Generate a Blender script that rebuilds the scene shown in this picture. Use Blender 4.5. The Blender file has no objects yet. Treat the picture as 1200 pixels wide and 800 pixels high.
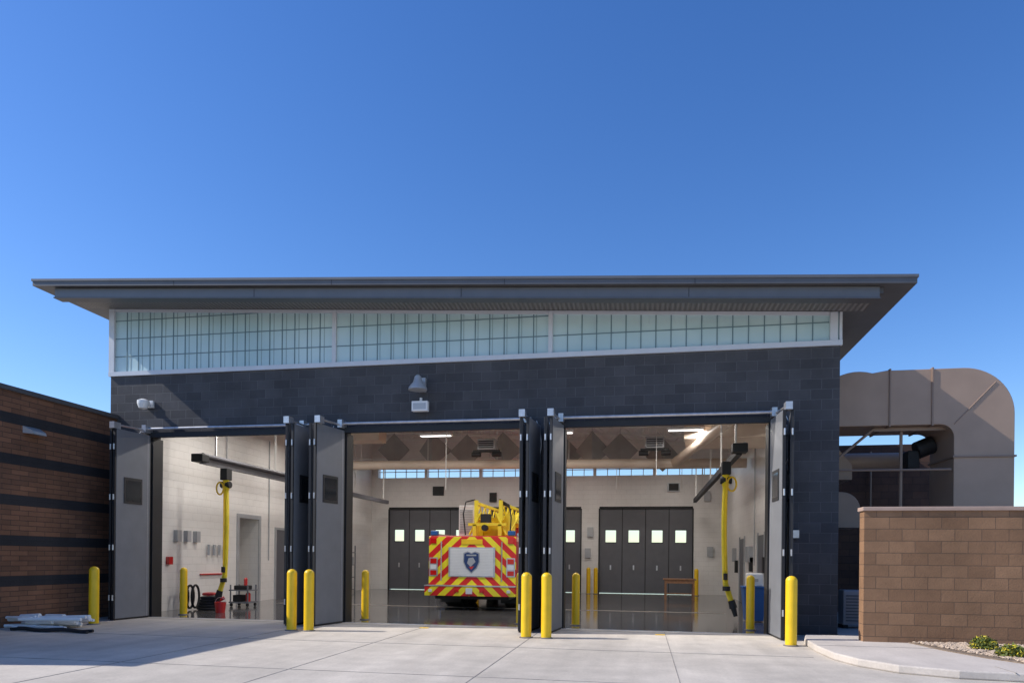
import bpy, math, random
from mathutils import Vector, Matrix
random.seed(7)
scene=bpy.context.scene
COL=scene.collection

# ---------------------------------------------------------------- materials
def newmat(name):
    m=bpy.data.materials.new(name); m.use_nodes=True
    nt=m.node_tree; b=nt.nodes["Principled BSDF"]
    return m,nt,b
def pos(nt):
    return nt.nodes.new("ShaderNodeNewGeometry").outputs["Position"]
def M(name,col,rough=0.6,metal=0.0,var=0.12,scale=3.0,bump=0.0,bscale=60.0,spec=0.5,coat=0.0):
    m,nt,b=newmat(name)
    p=pos(nt)
    n=nt.nodes.new("ShaderNodeTexNoise"); n.inputs["Scale"].default_value=scale; n.inputs["Detail"].default_value=6
    nt.links.new(p,n.inputs["Vector"])
    r=nt.nodes.new("ShaderNodeValToRGB")
    r.color_ramp.elements[0].position=0.3; r.color_ramp.elements[1].position=0.7
    r.color_ramp.elements[0].color=tuple(max(0,c*(1-var)) for c in col)+(1,)
    r.color_ramp.elements[1].color=tuple(min(1,c*(1+var)) for c in col)+(1,)
    nt.links.new(n.outputs["Fac"],r.inputs["Fac"]); nt.links.new(r.outputs["Color"],b.inputs["Base Color"])
    b.inputs["Roughness"].default_value=rough; b.inputs["Metallic"].default_value=metal
    b.inputs["Specular IOR Level"].default_value=spec; b.inputs["Coat Weight"].default_value=coat
    if bump>0:
        n2=nt.nodes.new("ShaderNodeTexNoise"); n2.inputs["Scale"].default_value=bscale; n2.inputs["Detail"].default_value=4
        nt.links.new(p,n2.inputs["Vector"])
        bp=nt.nodes.new("ShaderNodeBump"); bp.inputs["Strength"].default_value=bump; bp.inputs["Distance"].default_value=0.01
        nt.links.new(n2.outputs["Fac"],bp.inputs["Height"]); nt.links.new(bp.outputs["Normal"],b.inputs["Normal"])
    return m
def block(name,c1,c2,mortar,w=0.4,h=0.2,ms=0.006,rough=0.85,bands=None,bandcol=None,bumpn=0.5,bdist=0.012,sheen=0.3,nlo=0.75,nhi=1.2):
    m,nt,b=newmat(name)
    p=pos(nt); sx=nt.nodes.new("ShaderNodeSeparateXYZ"); nt.links.new(p,sx.inputs[0])
    ad=nt.nodes.new("ShaderNodeMath"); ad.operation='ADD'
    nt.links.new(sx.outputs[0],ad.inputs[0]); nt.links.new(sx.outputs[1],ad.inputs[1])
    cb=nt.nodes.new("ShaderNodeCombineXYZ"); nt.links.new(ad.outputs[0],cb.inputs[0]); nt.links.new(sx.outputs[2],cb.inputs[1])
    br=nt.nodes.new("ShaderNodeTexBrick"); nt.links.new(cb.outputs[0],br.inputs["Vector"])
    br.inputs["Scale"].default_value=1; br.inputs["Brick Width"].default_value=w; br.inputs["Row Height"].default_value=h
    br.inputs["Mortar Size"].default_value=ms; br.inputs["Mortar Smooth"].default_value=0.2; br.inputs["Bias"].default_value=0.0
    br.inputs["Color1"].default_value=c1+(1,); br.inputs["Color2"].default_value=c2+(1,); br.inputs["Mortar"].default_value=mortar+(1,)
    col=br.outputs["Color"]
    if bands:
        prev=None
        for z0,z1 in bands:
            a=nt.nodes.new("ShaderNodeMath"); a.operation='GREATER_THAN'; nt.links.new(sx.outputs[2],a.inputs[0]); a.inputs[1].default_value=z0
            c=nt.nodes.new("ShaderNodeMath"); c.operation='LESS_THAN'; nt.links.new(sx.outputs[2],c.inputs[0]); c.inputs[1].default_value=z1
            d=nt.nodes.new("ShaderNodeMath"); d.operation='MULTIPLY'; nt.links.new(a.outputs[0],d.inputs[0]); nt.links.new(c.outputs[0],d.inputs[1])
            if prev is None: prev=d
            else:
                e=nt.nodes.new("ShaderNodeMath"); e.operation='ADD'; nt.links.new(prev.outputs[0],e.inputs[0]); nt.links.new(d.outputs[0],e.inputs[1]); prev=e
        mx=nt.nodes.new("ShaderNodeMix"); mx.data_type='RGBA'
        nt.links.new(prev.outputs[0],mx.inputs["Factor"]); nt.links.new(col,mx.inputs["A"]); mx.inputs["B"].default_value=bandcol+(1,)
        col=mx.outputs["Result"]
    n=nt.nodes.new("ShaderNodeTexNoise"); n.inputs["Scale"].default_value=1.1; n.inputs["Detail"].default_value=8; n.inputs["Roughness"].default_value=0.65
    nt.links.new(p,n.inputs["Vector"])
    mr=nt.nodes.new("ShaderNodeMapRange"); mr.inputs["From Min"].default_value=0.3; mr.inputs["From Max"].default_value=0.7; mr.inputs["To Min"].default_value=nlo; mr.inputs["To Max"].default_value=nhi
    nt.links.new(n.outputs["Fac"],mr.inputs["Value"])
    vm=nt.nodes.new("ShaderNodeVectorMath"); vm.operation='SCALE'; nt.links.new(col,vm.inputs[0]); nt.links.new(mr.outputs[0],vm.inputs["Scale"])
    nt.links.new(vm.outputs[0],b.inputs["Base Color"]); b.inputs["Roughness"].default_value=rough; b.inputs["Specular IOR Level"].default_value=sheen
    n2=nt.nodes.new("ShaderNodeTexNoise"); n2.inputs["Scale"].default_value=35; n2.inputs["Detail"].default_value=5; nt.links.new(p,n2.inputs["Vector"])
    su=nt.nodes.new("ShaderNodeMath"); su.operation='MULTIPLY_ADD'; nt.links.new(n2.outputs["Fac"],su.inputs[0]); su.inputs[1].default_value=bumpn
    iv=nt.nodes.new("ShaderNodeMath"); iv.operation='SUBTRACT'; iv.inputs[0].default_value=1; nt.links.new(br.outputs["Fac"],iv.inputs[1])
    nt.links.new(iv.outputs[0],su.inputs[2])
    bp=nt.nodes.new("ShaderNodeBump"); bp.inputs["Strength"].default_value=0.7; bp.inputs["Distance"].default_value=bdist
    nt.links.new(su.outputs[0],bp.inputs["Height"]); nt.links.new(bp.outputs["Normal"],b.inputs["Normal"])
    return m
def concrete(name,col,rough=0.8,stain=0.25,bump=0.15,spec=0.4):
    m,nt,b=newmat(name); p=pos(nt)
    def noise(s,d,r=0.6,stretch=None):
        n=nt.nodes.new("ShaderNodeTexNoise"); n.inputs["Scale"].default_value=s; n.inputs["Detail"].default_value=d; n.inputs["Roughness"].default_value=r
        if stretch:
            mp=nt.nodes.new("ShaderNodeMapping"); mp.inputs["Scale"].default_value=stretch; nt.links.new(p,mp.inputs["Vector"]); nt.links.new(mp.outputs[0],n.inputs["Vector"])
        else: nt.links.new(p,n.inputs["Vector"])
        return n
    mul=None
    for s,d,lo,hi,stt in ((0.35,5,1-stain,1+stain*0.4,None),(2.3,8,1-stain*0.6,1+stain*0.3,None),(1.6,6,1-stain*0.6,1+stain*0.2,(1.5,0.12,1)),(28,6,0.90,1.06,None)):
        n=noise(s,d,stretch=stt); mr=nt.nodes.new("ShaderNodeMapRange"); mr.inputs["From Min"].default_value=0.3; mr.inputs["From Max"].default_value=0.7
        mr.inputs["To Min"].default_value=lo; mr.inputs["To Max"].default_value=hi; nt.links.new(n.outputs["Fac"],mr.inputs["Value"])
        if mul is None: mul=mr.outputs[0]
        else:
            q=nt.nodes.new("ShaderNodeMath"); q.operation='MULTIPLY'; nt.links.new(mul,q.inputs[0]); nt.links.new(mr.outputs[0],q.inputs[1]); mul=q.outputs[0]
    vm=nt.nodes.new("ShaderNodeVectorMath"); vm.operation='SCALE'; vm.inputs[0].default_value=col; nt.links.new(mul,vm.inputs["Scale"])
    nt.links.new(vm.outputs[0],b.inputs["Base Color"]); b.inputs["Roughness"].default_value=rough; b.inputs["Specular IOR Level"].default_value=spec
    if bump:
        n=noise(90,3); bp=nt.nodes.new("ShaderNodeBump"); bp.inputs["Strength"].default_value=bump; bp.inputs["Distance"].default_value=0.01
        nt.links.new(n.outputs["Fac"],bp.inputs["Height"]); nt.links.new(bp.outputs["Normal"],b.inputs["Normal"])
    return m

mFac=block("charcoal_block",(0.062,0.062,0.069),(0.084,0.084,0.092),(0.118,0.119,0.128),ms=0.0065)
mBrick=block("brown_brick",(0.26,0.125,0.072),(0.17,0.085,0.052),(0.075,0.05,0.04),w=0.4,h=0.1,ms=0.006,
   bands=[(z,z+0.2) for z in (0.8,1.6,2.4,3.2,4.0)],bandcol=(0.036,0.034,0.037))
mLow=block("tan_block",(0.31,0.178,0.100),(0.235,0.132,0.074),(0.16,0.10,0.065),w=0.4,h=0.2,ms=0.006)
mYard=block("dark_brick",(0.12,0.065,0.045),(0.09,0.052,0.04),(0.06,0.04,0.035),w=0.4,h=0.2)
mCream=block("cream_block",(0.80,0.775,0.75),(0.785,0.76,0.735),(0.68,0.655,0.63),ms=0.004,rough=0.4,bumpn=0.12,bdist=0.004,nlo=0.93,nhi=1.05)
mCap=M("cap_stone",(0.42,0.30,0.24),0.85,var=0.1)
mRoof=M("roof_metal",(0.115,0.115,0.122),0.45,0.3,var=0.06)
mRoofL=M("roof_metal_light",(0.15,0.15,0.157),0.4,0.3,var=0.06)
mAlu=M("white_aluminium",(0.62,0.65,0.70),0.4,0.0,var=0.04)
mSteel=M("galvanised_steel",(0.55,0.55,0.57),0.35,0.7,var=0.15,scale=8)
mDoor=M("door_grey",(0.17,0.178,0.195),0.45,0.0,var=0.07,bump=0.05,bscale=200)
mDoorD=M("rear_door_grey",(0.12,0.12,0.135),0.45,var=0.06)
mBlack=M("black_rubber",(0.014,0.014,0.016),0.6,var=0.1)
mGlass=M("dark_glass",(0.02,0.025,0.03),0.08,var=0.1,spec=0.8)
mYellow=M("safety_yellow",(0.88,0.55,0.01),0.42,var=0.06,scale=6)
mHose=M("hose_yellow",(0.82,0.64,0.03),0.5,var=0.08)
mTan=M("duct_tan",(0.42,0.295,0.22),0.5,0.1,var=0.08,scale=1.5,bump=0.12,bscale=4)
mTanD=M("duct_seam",(0.30,0.21,0.16),0.5,0.1,var=0.05)
mApron=concrete("apron_concrete",(0.58,0.525,0.455),0.85,0.22)
mWalk=concrete("sidewalk_concrete",(0.60,0.54,0.48),0.85,0.15)
mJoint=M("joint_sealant",(0.28,0.255,0.23),0.9,var=0.3)
mDark=M("dark_collar",(0.2,0.18,0.16),0.9,var=0.3)
mFloor=concrete("polished_floor",(0.14,0.135,0.135),0.10,0.35,0.0,0.7)
mGround=M("dry_ground",(0.30,0.25,0.19),0.95,var=0.25,scale=0.6)
mCeil=M("ceiling_deck",(0.76,0.75,0.73),0.6,var=0.04)
mTruss=M("truss_paint",(0.74,0.73,0.71),0.5,var=0.05)
mAcou=M("acoustic_grey",(0.34,0.33,0.325),0.9,var=0.08)
mCreamDuct=M("cream_duct",(0.68,0.57,0.47),0.5,var=0.05)
mRed=M("red_paint",(0.55,0.02,0.02),0.3,var=0.05,coat=0.4)
mRedL=M("red_lens",(0.6,0.01,0.01),0.15,var=0.05)
mWhite=M("white_paint",(0.75,0.75,0.75),0.4,var=0.03)
mGreyL=M("light_grey",(0.42,0.43,0.45),0.4,0.2,var=0.08)
mBlue=M("blue_plastic",(0.02,0.10,0.32),0.4,var=0.08)
mNavy=M("navy_emblem",(0.02,0.05,0.16),0.4,var=0.1)
mTyre=M("tyre",(0.02,0.02,0.021),0.85,var=0.1)
mWood=M("wood",(0.30,0.15,0.075),0.5,var=0.2,scale=12)
mPipe=M("pvc_white",(0.82,0.82,0.82),0.5,var=0.1)
mGravel=M("gravel_stone",(0.46,0.36,0.27),0.9,var=0.5,scale=22)
mLeaf=M("leaf_green",(0.10,0.13,0.025),0.7,var=0.4,scale=25)
mLeafY=M("flower_yellow",(0.50,0.42,0.03),0.7,var=0.3,scale=25)

def soffit_mat():
    m,nt,b=newmat("ribbed_soffit"); p=pos(nt)
    w=nt.nodes.new("ShaderNodeTexWave"); w.inputs["Scale"].default_value=3.2; w.bands_direction='X'; nt.links.new(p,w.inputs["Vector"])
    r=nt.nodes.new("ShaderNodeValToRGB"); r.color_ramp.elements[0].color=(0.12,0.11,0.105,1); r.color_ramp.elements[1].color=(0.22,0.205,0.2,1)
    nt.links.new(w.outputs["Fac"],r.inputs["Fac"]); nt.links.new(r.outputs["Color"],b.inputs["Base Color"])
    bp=nt.nodes.new("ShaderNodeBump"); bp.inputs["Distance"].default_value=0.02; nt.links.new(w.outputs["Fac"],bp.inputs["Height"]); nt.links.new(bp.outputs["Normal"],b.inputs["Normal"])
    b.inputs["Roughness"].default_value=0.5
    return m
mSoff=soffit_mat()
def panel_mat():
    m,nt,b=newmat("translucent_panel"); p=pos(nt)
    n=nt.nodes.new("ShaderNodeTexNoise"); n.inputs["Scale"].default_value=0.5; n.inputs["Detail"].default_value=3; nt.links.new(p,n.inputs["Vector"])
    r=nt.nodes.new("ShaderNodeValToRGB"); r.color_ramp.elements[0].position=0.35; r.color_ramp.elements[1].position=0.65
    r.color_ramp.elements[0].color=(0.44,0.61,0.64,1); r.color_ramp.elements[1].color=(0.58,0.74,0.76,1)
    nt.links.new(n.outputs["Fac"],r.inputs["Fac"]); nt.links.new(r.outputs["Color"],b.inputs["Base Color"])
    b.inputs["Roughness"].default_value=0.3
    return m
mPanel=panel_mat()
mGridD=M("panel_grid",(0.15,0.24,0.28),0.6,var=0.05)
mGridS=M("panel_grid_soft",(0.33,0.45,0.48),0.6,var=0.05)
def chevron_mat(xc):
    m,nt,b=newmat("chevron_stripes"); p=pos(nt); sx=nt.nodes.new("ShaderNodeSeparateXYZ"); nt.links.new(p,sx.inputs[0])
    def mt(op,a,bb=None):
        q=nt.nodes.new("ShaderNodeMath"); q.operation=op
        for i,v in enumerate((a,bb)):
            if v is None: continue
            if isinstance(v,(int,float)): q.inputs[i].default_value=v
            else: nt.links.new(v,q.inputs[i])
        return q.outputs[0]
    u=mt('ABSOLUTE',mt('SUBTRACT',sx.outputs[0],xc))
    s=mt('FRACT',mt('DIVIDE',mt('ADD',mt('MULTIPLY',u,0.95),sx.outputs[2]),0.42))
    g=mt('GREATER_THAN',s,0.5)
    mx=nt.nodes.new("ShaderNodeMix"); mx.data_type='RGBA'; nt.links.new(g,mx.inputs["Factor"])
    mx.inputs["A"].default_value=(0.70,0.015,0.012,1); mx.inputs["B"].default_value=(0.92,0.76,0.02,1)
    nt.links.new(mx.outputs["Result"],b.inputs["Base Color"]); b.inputs["Roughness"].default_value=0.35
    return m
def emis(name,col,st):
    m,nt,b=newmat(name); b.inputs["Base Color"].default_value=col+(1,); b.inputs["Emission Color"].default_value=col+(1,); b.inputs["Emission Strength"].default_value=st
    return m
mLamp=emis("lamp_diffuser",(1,0.97,0.93),2.0)

# ---------------------------------------------------------------- mesh builder
class MB:
    def __init__(s): s.v=[]; s.f=[]
    def add(s,vs,fs):
        o=len(s.v); s.v+= [tuple(v) for v in vs]; s.f+=[tuple(i+o for i in f) for f in fs]; return s
    def box(s,x0,x1,y0,y1,z0,z1):
        if x0>x1:x0,x1=x1,x0
        if y0>y1:y0,y1=y1,y0
        return s.add([(x0,y0,z0),(x1,y0,z0),(x1,y1,z0),(x0,y1,z0),(x0,y0,z1),(x1,y0,z1),(x1,y1,z1),(x0,y1,z1)],
          [(0,3,2,1),(4,5,6,7),(0,1,5,4),(1,2,6,5),(2,3,7,6),(3,0,4,7)])
    def obox(s,p0,p1,th,z0,z1,a=0.0,b=1.0):
        P0=Vector(p0).lerp(Vector(p1),a); P1=Vector(p0).lerp(Vector(p1),b)
        d=(P1-P0).normalized(); n=Vector((-d.y,d.x))*th/2
        q=[P0-n,P1-n,P1+n,P0+n]
        return s.add([(c.x,c.y,z0) for c in q]+[(c.x,c.y,z1) for c in q],
          [(0,3,2,1),(4,5,6,7),(0,1,5,4),(1,2,6,5),(2,3,7,6),(3,0,4,7)])
    def prism_xz(s,pts,y0,y1):
        n=len(pts)
        vs=[(x,y0,z) for x,z in pts]+[(x,y1,z) for x,z in pts]
        fs=[tuple(range(n)),tuple(range(2*n-1,n-1,-1))]+[(i,i+n,(i+1)%n+n,(i+1)%n) for i in range(n)]
        return s.add(vs,fs)
    def prism_xy(s,pts,z0,z1):
        n=len(pts)
        vs=[(x,y,z0) for x,y in pts]+[(x,y,z1) for x,y in pts]
        fs=[tuple(range(n-1,-1,-1)),tuple(range(n,2*n))]+[(i,(i+1)%n,(i+1)%n+n,i+n) for i in range(n)]
        return s.add(vs,fs)
    def cyl(s,p0,p1,r,seg=12,r1=None):
        p0=Vector(p0);p1=Vector(p1);d=(p1-p0).normalized()
        a=Vector((0,0,1)) if abs(d.z)<0.9 else Vector((1,0,0))
        u=d.cross(a).normalized(); w=d.cross(u)
        if r1 is None:r1=r
        vs=[p0+(u*math.cos(t)+w*math.sin(t))*r for t in [2*math.pi*i/seg for i in range(seg)]]+[p1+(u*math.cos(t)+w*math.sin(t))*r1 for t in [2*math.pi*i/seg for i in range(seg)]]
        fs=[(i,(i+1)%seg,(i+1)%seg+seg,i+seg) for i in range(seg)]+[tuple(range(seg-1,-1,-1)),tuple(range(seg,2*seg))]
        return s.add(vs,fs)
    def tube(s,pts,rs,seg=14):
        pts=[Vector(p) for p in pts]; n=len(pts)
        if not hasattr(rs,'__len__'): rs=[rs]*n
        vs=[];ref=None
        for i,p in enumerate(pts):
            d=(pts[min(i+1,n-1)]-pts[max(i-1,0)]).normalized()
            if ref is None:
                a=Vector((0,1,0)) if abs(d.y)<0.9 else Vector((1,0,0)); ref=(a-d*a.dot(d)).normalized()
            ref=(ref-d*ref.dot(d)).normalized(); w=d.cross(ref)
            vs+=[p+(ref*math.cos(2*math.pi*k/seg)+w*math.sin(2*math.pi*k/seg))*rs[i] for k in range(seg)]
        fs=[(i*seg+k,i*seg+(k+1)%seg,(i+1)*seg+(k+1)%seg,(i+1)*seg+k) for i in range(n-1) for k in range(seg)]
        fs+=[tuple(range(seg-1,-1,-1)),tuple(range((n-1)*seg,n*seg))]
        return s.add(vs,fs)
    def revolve(s,c,prof,seg=24):
        vs=[];n=len(prof)
        for r,z in prof:
            vs+=[(c[0]+r*math.cos(2*math.pi*k/seg),c[1]+r*math.sin(2*math.pi*k/seg),c[2]+z) for k in range(seg)]
        fs=[(i*seg+k,i*seg+(k+1)%seg,(i+1)*seg+(k+1)%seg,(i+1)*seg+k) for i in range(n-1) for k in range(seg)]
        fs+=[tuple(range(seg-1,-1,-1)),tuple(range((n-1)*seg,n*seg))]
        return s.add(vs,fs)
    def done(s,name,mat,parent=None,bevel=0,smooth=False):
        import bmesh
        me=bpy.data.meshes.new(name); me.from_pydata(s.v,[],s.f); me.update()
        bm=bmesh.new(); bm.from_mesh(me); bmesh.ops.recalc_face_normals(bm,faces=bm.faces); bm.to_mesh(me); bm.free()
        ob=bpy.data.objects.new(name,me); COL.objects.link(ob); me.materials.append(mat)
        if parent: ob.parent=parent
        if smooth:
            for p in me.polygons: p.use_smooth=True
            md=ob.modifiers.new("es",'EDGE_SPLIT'); md.split_angle=math.radians(35)
        if bevel:
            md=ob.modifiers.new("bv",'BEVEL'); md.width=bevel; md.segments=2; md.limit_method='ANGLE'
        return ob
def empty(name,loc=(0,0,0)):
    e=bpy.data.objects.new(name,None); COL.objects.link(e); e.empty_display_size=0.3; return e

# ---------------------------------------------------------------- ground
MB().add([(-400,-400,-0.02),(400,-400,-0.02),(400,400,-0.02),(-400,400,-0.02)],[(0,1,2,3)]).done("ground",mGround)
ap=empty("concrete_apron")
MB().box(-30,14,-30,-0.02,-0.016,0.0).done("slab",mApron,ap)
MB().box(-30,14,16.4,30,-0.016,0.0).done("rear_slab",mApron,ap)
j=MB()
for x in (-17.2,-11.9,-6.9,-4.45,-2.0,0.45):
    j.box(x-0.005,x+0.005,-30,-0.05,0.0,0.004)
for y in (-0.35,-3.3,-6.2,-9.2): j.box(-30,2.55,y-0.005,y+0.005,0.0,0.0045)
j.done("joints",mJoint,ap)
mk=MB()
for x in (-4.4,0.35): mk.box(x-0.09,x+0.09,-0.75,-0.62,0.001,0.007)
mk.done("lane_marks",mYellow,ap)
sw=empty("sidewalk")
edge=[(2.95,-0.9),(2.78,-1.6),(2.74,-2.6),(2.78,-3.5),(2.95,-4.1),(3.3,-4.6),(3.9,-4.9),(4.8,-5.0),(14,-5.0)]
MB().prism_xy(edge+[(14,-0.9)],0.0,0.11).done("kerb_slab",mWalk,sw,bevel=0.02)
jj=MB()
jj.box(2.76,4.5,-2.607,-2.593,0.108,0.114)
jj.box(4.493,4.507,-4.98,-4.45,0.108,0.114)
jj.done("joints",mJoint,sw)
MB().box(3.73,9,-0.9,6.3,0.0,0.05).done("yard_slab",mWalk,sw)
gb=empty("gravel_bed")
gp=[(4.35,-1.87),(4.5,-2.8),(4.75,-3.6),(5.1,-4.25),(6,-4.45),(13.5,-4.45),(13.5,-1.87)]
MB().prism_xy(gp,0.10,0.125).done("soil",M("soil",(0.2,0.15,0.11),0.95,var=0.3,scale=20),gb)
st=MB()
def stone(mb,x,y,z,r):
    b=[(1,0,0),(0,1,0),(-1,0,0),(0,-1,0),(0,0,1),(0,0,-1),(0.6,0.6,0.5),(-0.6,0.6,0.5),(-0.6,-0.6,0.5),(0.6,-0.6,0.5)]
    a=random.random()*6.28;ca,sa=math.cos(a),math.sin(a);sx,sy,sz=[r*random.uniform(0.7,1.3) for _ in range(3)]
    vs=[]
    for v in b:
        X,Y,Z=v[0]*sx*random.uniform(.85,1.15),v[1]*sy*random.uniform(.85,1.15),v[2]*sz*0.7
        vs.append((x+X*ca-Y*sa,y+X*sa+Y*ca,z+Z))
    mb.add(vs,[(0,6,9),(1,7,6),(2,8,7),(3,9,8),(4,6,7),(4,7,8),(4,8,9),(4,9,6),(0,1,6),(1,2,7),(2,3,8),(3,0,9),(0,5,1),(1,5,2),(2,5,3),(3,5,0)])
k=0
while k<5200:
    x=random.uniform(4.35,8.5);y=random.uniform(-4.42,-1.9)
    lim=4.38+max(0,(-1.87-y))*0.30
    if x<lim: continue
    stone(st,x,y,0.13,random.uniform(0.015,0.042)); k+=1
st.done("stones",mGravel,gb)
for (x,y,r,h) in ((5.15,-2.65,0.2,0.2),(5.15,-3.5,0.19,0.18),(6.3,-2.9,0.22,0.2)):
    e=empty("shrub")
    for mat,nm,cnt in ((mLeaf,"leaves",650),(mLeafY,"blossoms",260)):
        lf=MB()
        for _ in range(cnt):
            a=random.random()*6.28; rr=r*math.sqrt(random.random())*random.uniform(0.7,1.15); zz=0.12+h*random.random()*(1.1-0.6*(rr/r)**2)
            c=Vector((x+rr*math.cos(a),y+rr*math.sin(a),zz)); s_=random.uniform(0.012,0.024)
            u=Vector((random.gauss(0,1),random.gauss(0,1),random.gauss(0,1))).normalized(); w=u.cross(Vector((random.gauss(0,1),random.gauss(0,1),random.gauss(0,1)))).normalized()
            lf.add([c-u*s_*1.6,c+w*s_*0.6,c+u*s_*1.6,c-w*s_*0.6],[(0,1,2,3)])
        lf.done(nm,mat,e)

# ---------------------------------------------------------------- fire station
FS=empty("fire_station_building")
XL,XR=-12.38,3.73
def zt(x): return 7.53-0.0586*(x+13.41)
def zs(x): return zt(x)-0.24
bays=[(-11.27,-7.4),(-6.47,-2.45),(-1.65,2.47)]
HEAD=4.22; SILL=5.68; T=0.3; YB=15.5
w=MB()
xs=[XL]+[v for b in bays for v in b]+[XR]
for i in range(0,len(xs),2): w.box(xs[i],xs[i+1],0,T,0,HEAD)
w.box(XL,XR,0,T,HEAD,SILL)
w.done("front_wall",mFac,FS)
MB().prism_xz([(XL,SILL),(XR,SILL),(XR,zs(XR)+0.05),(XL,zs(XL)+0.05)],0.03,T).done("clerestory_panels",mPanel,FS)
fr=MB()
fr.box(XL-0.03,XR+0.03,-0.05,0.02,SILL-0.05,SILL+0.05)
for x in (XL+0.03,-6.75,-1.93,XR-0.12):
    hw=0.045 if -12<x<3 else 0.07
    fr.box(x-hw,x+hw,-0.03,0.028,SILL+0.052,zs(x)-0.01)
fr.box(XR-0.02,XR+0.03,-0.028,0.026,SILL+0.054,zs(XR)-0.01)
for a,b_ in ((XL+0.1,-6.8),(-6.7,-1.98),(-1.88,XR-0.2)):
    fr.prism_xz([(a,zs(a)-0.07),(b_,zs(b_)-0.07),(b_,zs(b_)-0.005),(a,zs(a)-0.005)],-0.02,0.026)
fr.done("clerestory_frame",mAlu,FS)
g1=MB(); g2=MB()
for a,b_ in ((XL+0.1,-6.8),(-6.7,-1.98),(-1.88,XR-0.2)):
    n=int(round((b_-a)/0.305)); dx=(b_-a)/n
    for i in range(1,n):
        x=a+dx*i; g1.box(x-0.010,x+0.010,0.02,0.029,SILL+0.05,zs(x)-0.07)
    if a<-2:
        for i in range(1,n):
            x=a+dx*i+ (0.10 if a<-7 else 0.06)
            if x<b_-0.03: g2.box(x-0.008,x+0.008,0.024,0.0285,SILL+0.05,zs(x)-0.07)
    z=SILL+0.42
    while z<zs(a)-0.1:
        xe=min(b_, (7.53-0.24-0.07-z)/0.0586-13.41)
        if xe>a: g1.box(a,xe,0.0195,0.0275,z-0.010,z+0.010)
        z+=0.42
g1.done("clerestory_grid",mGridD,FS); g2.done("clerestory_back_grid",mGridS,FS)
# roof
def slope(x0,x1,d0,d1,y0,y1,name,mat):
    MB().prism_xz([(x0,zt(x0)-d0),(x1,zt(x1)-d0),(x1,zt(x1)-d1),(x0,zt(x0)-d1)],y0,y1).done(name,mat,FS)
slope(-13.41,4.69,0,0.13,-1.15,16.9,"roof_fascia",mRoof)
slope(-13.43,4.71,-0.02,0.03,-1.17,16.92,"roof_drip_edge",mRoofL)
slope(-12.98,4.2,0.132,0.236,-0.96,16.6,"roof_underside",mRoof)
slope(-12.96,4.12,0.14,0.35,-1.02,-0.80,"roof_beam",mRoofL)
slope(-12.97,4.13,0.335,0.362,-1.045,-0.79,"roof_beam_flange",mRoof)
slope(-12.93,4.15,0.23,0.245,-0.78,-0.06,"soffit",mSoff)
se=MB()
for x in (-9.9,-6.3,-2.7,0.9): se.prism_xz([(x,zt(x)-0.031),(x+0.012,zt(x)-0.031),(x+0.012,zt(x)-0.129),(x,zt(x)-0.129)],-1.153,-1.1505)
for x in (-8.1,-3.6,0.8): se.prism_xz([(x,zt(x)-0.15),(x+0.012,zt(x)-0.15),(x+0.012,zt(x)-0.33),(x,zt(x)-0.33)],-1.023,-1.0205)
se.done("fascia_seams",mBlack,FS)
sw_=MB()
def side(y0,y1,z0=0): 
    sw_.box(XL,XL+T,y0,y1,z0,zs(XL)+0.02)
side(T,4.9); side(6.0,YB)
sw_.box(XL,XL+T,4.9,6.0,2.6,zs(XL)+0.02)
sw_.box(XR-T,XR-0.02,T,YB,0,zs(XR)+0.015)
sw_.box(XL-1.5,XL-0.002,6.0,6.1,0,2.8); sw_.box(XL-1.5,XL-0.002,4.8,4.9,0,2.8); sw_.box(XL-1.6,XL-1.5,4.8,6.1,0,2.8); sw_.box(XL-1.5,XL-0.002,4.9,6.0,2.6,2.8)
rb=[(-11.25,-7.45),(-6.5,-2.6),(-1.82,2.05)]; RH=3.6
xs=[XL+T]+[v for b in rb for v in b]+[XR-T]
for i in range(0,len(xs),2): sw_.box(xs[i],xs[i+1],YB,YB+T,0,RH)
sw_.box(XL+T,XR-T,YB,YB+T,RH,5.0)
sw_.prism_xz([(XL+T,5.55),(XR-T,5.55),(XR-T,zs(XR-T)+0.01),(XL+T,zs(XL+T)+0.01)],YB,YB+T)
for x in (XL+T,-9.6,-7.1,-4.6,-2.1,0.4,XR-T-0.3): sw_.box(x,x+0.3 if x in (XL+T,XR-T-0.3) else x+0.12,YB,YB+T,5.0,5.55)
sw_.done("interior_walls",mCream,FS)
MB().box(XR-0.02,XR,T,YB,0,zs(XR)+0.01).done("side_cladding",mFac,FS)
mu=MB(); x=-12
while x<3.3: mu.box(x-0.015,x+0.015,YB+0.1,YB+0.14,5.0,5.55); x+=0.5
mu.box(XL+T,XR-T,YB+0.1,YB+0.14,5.26,5.29); mu.done("rear_clerestory_bars",mAlu,FS)
MB().box(XL,XR,-0.018,YB+0.8,-0.016,0.003).done("floor",mFloor,FS)
MB().box(XL,XR,-0.06,0.02,-0.01,0.006).done("threshold",mSteel,FS)
MB().box(-11.0,2.2,5.2,5.45,0.0,0.007).done("floor_drain",mDark,FS)
MB().prism_xz([(XL+T,zs(XL+T)-0.0),(XR-T,zs(XR-T)-0.0),(XR-T,zs(XR-T)-0.03),(XL+T,zs(XL+T)-0.03)],T,YB).done("ceiling_deck",mCeil,FS)
tr=MB()
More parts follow.
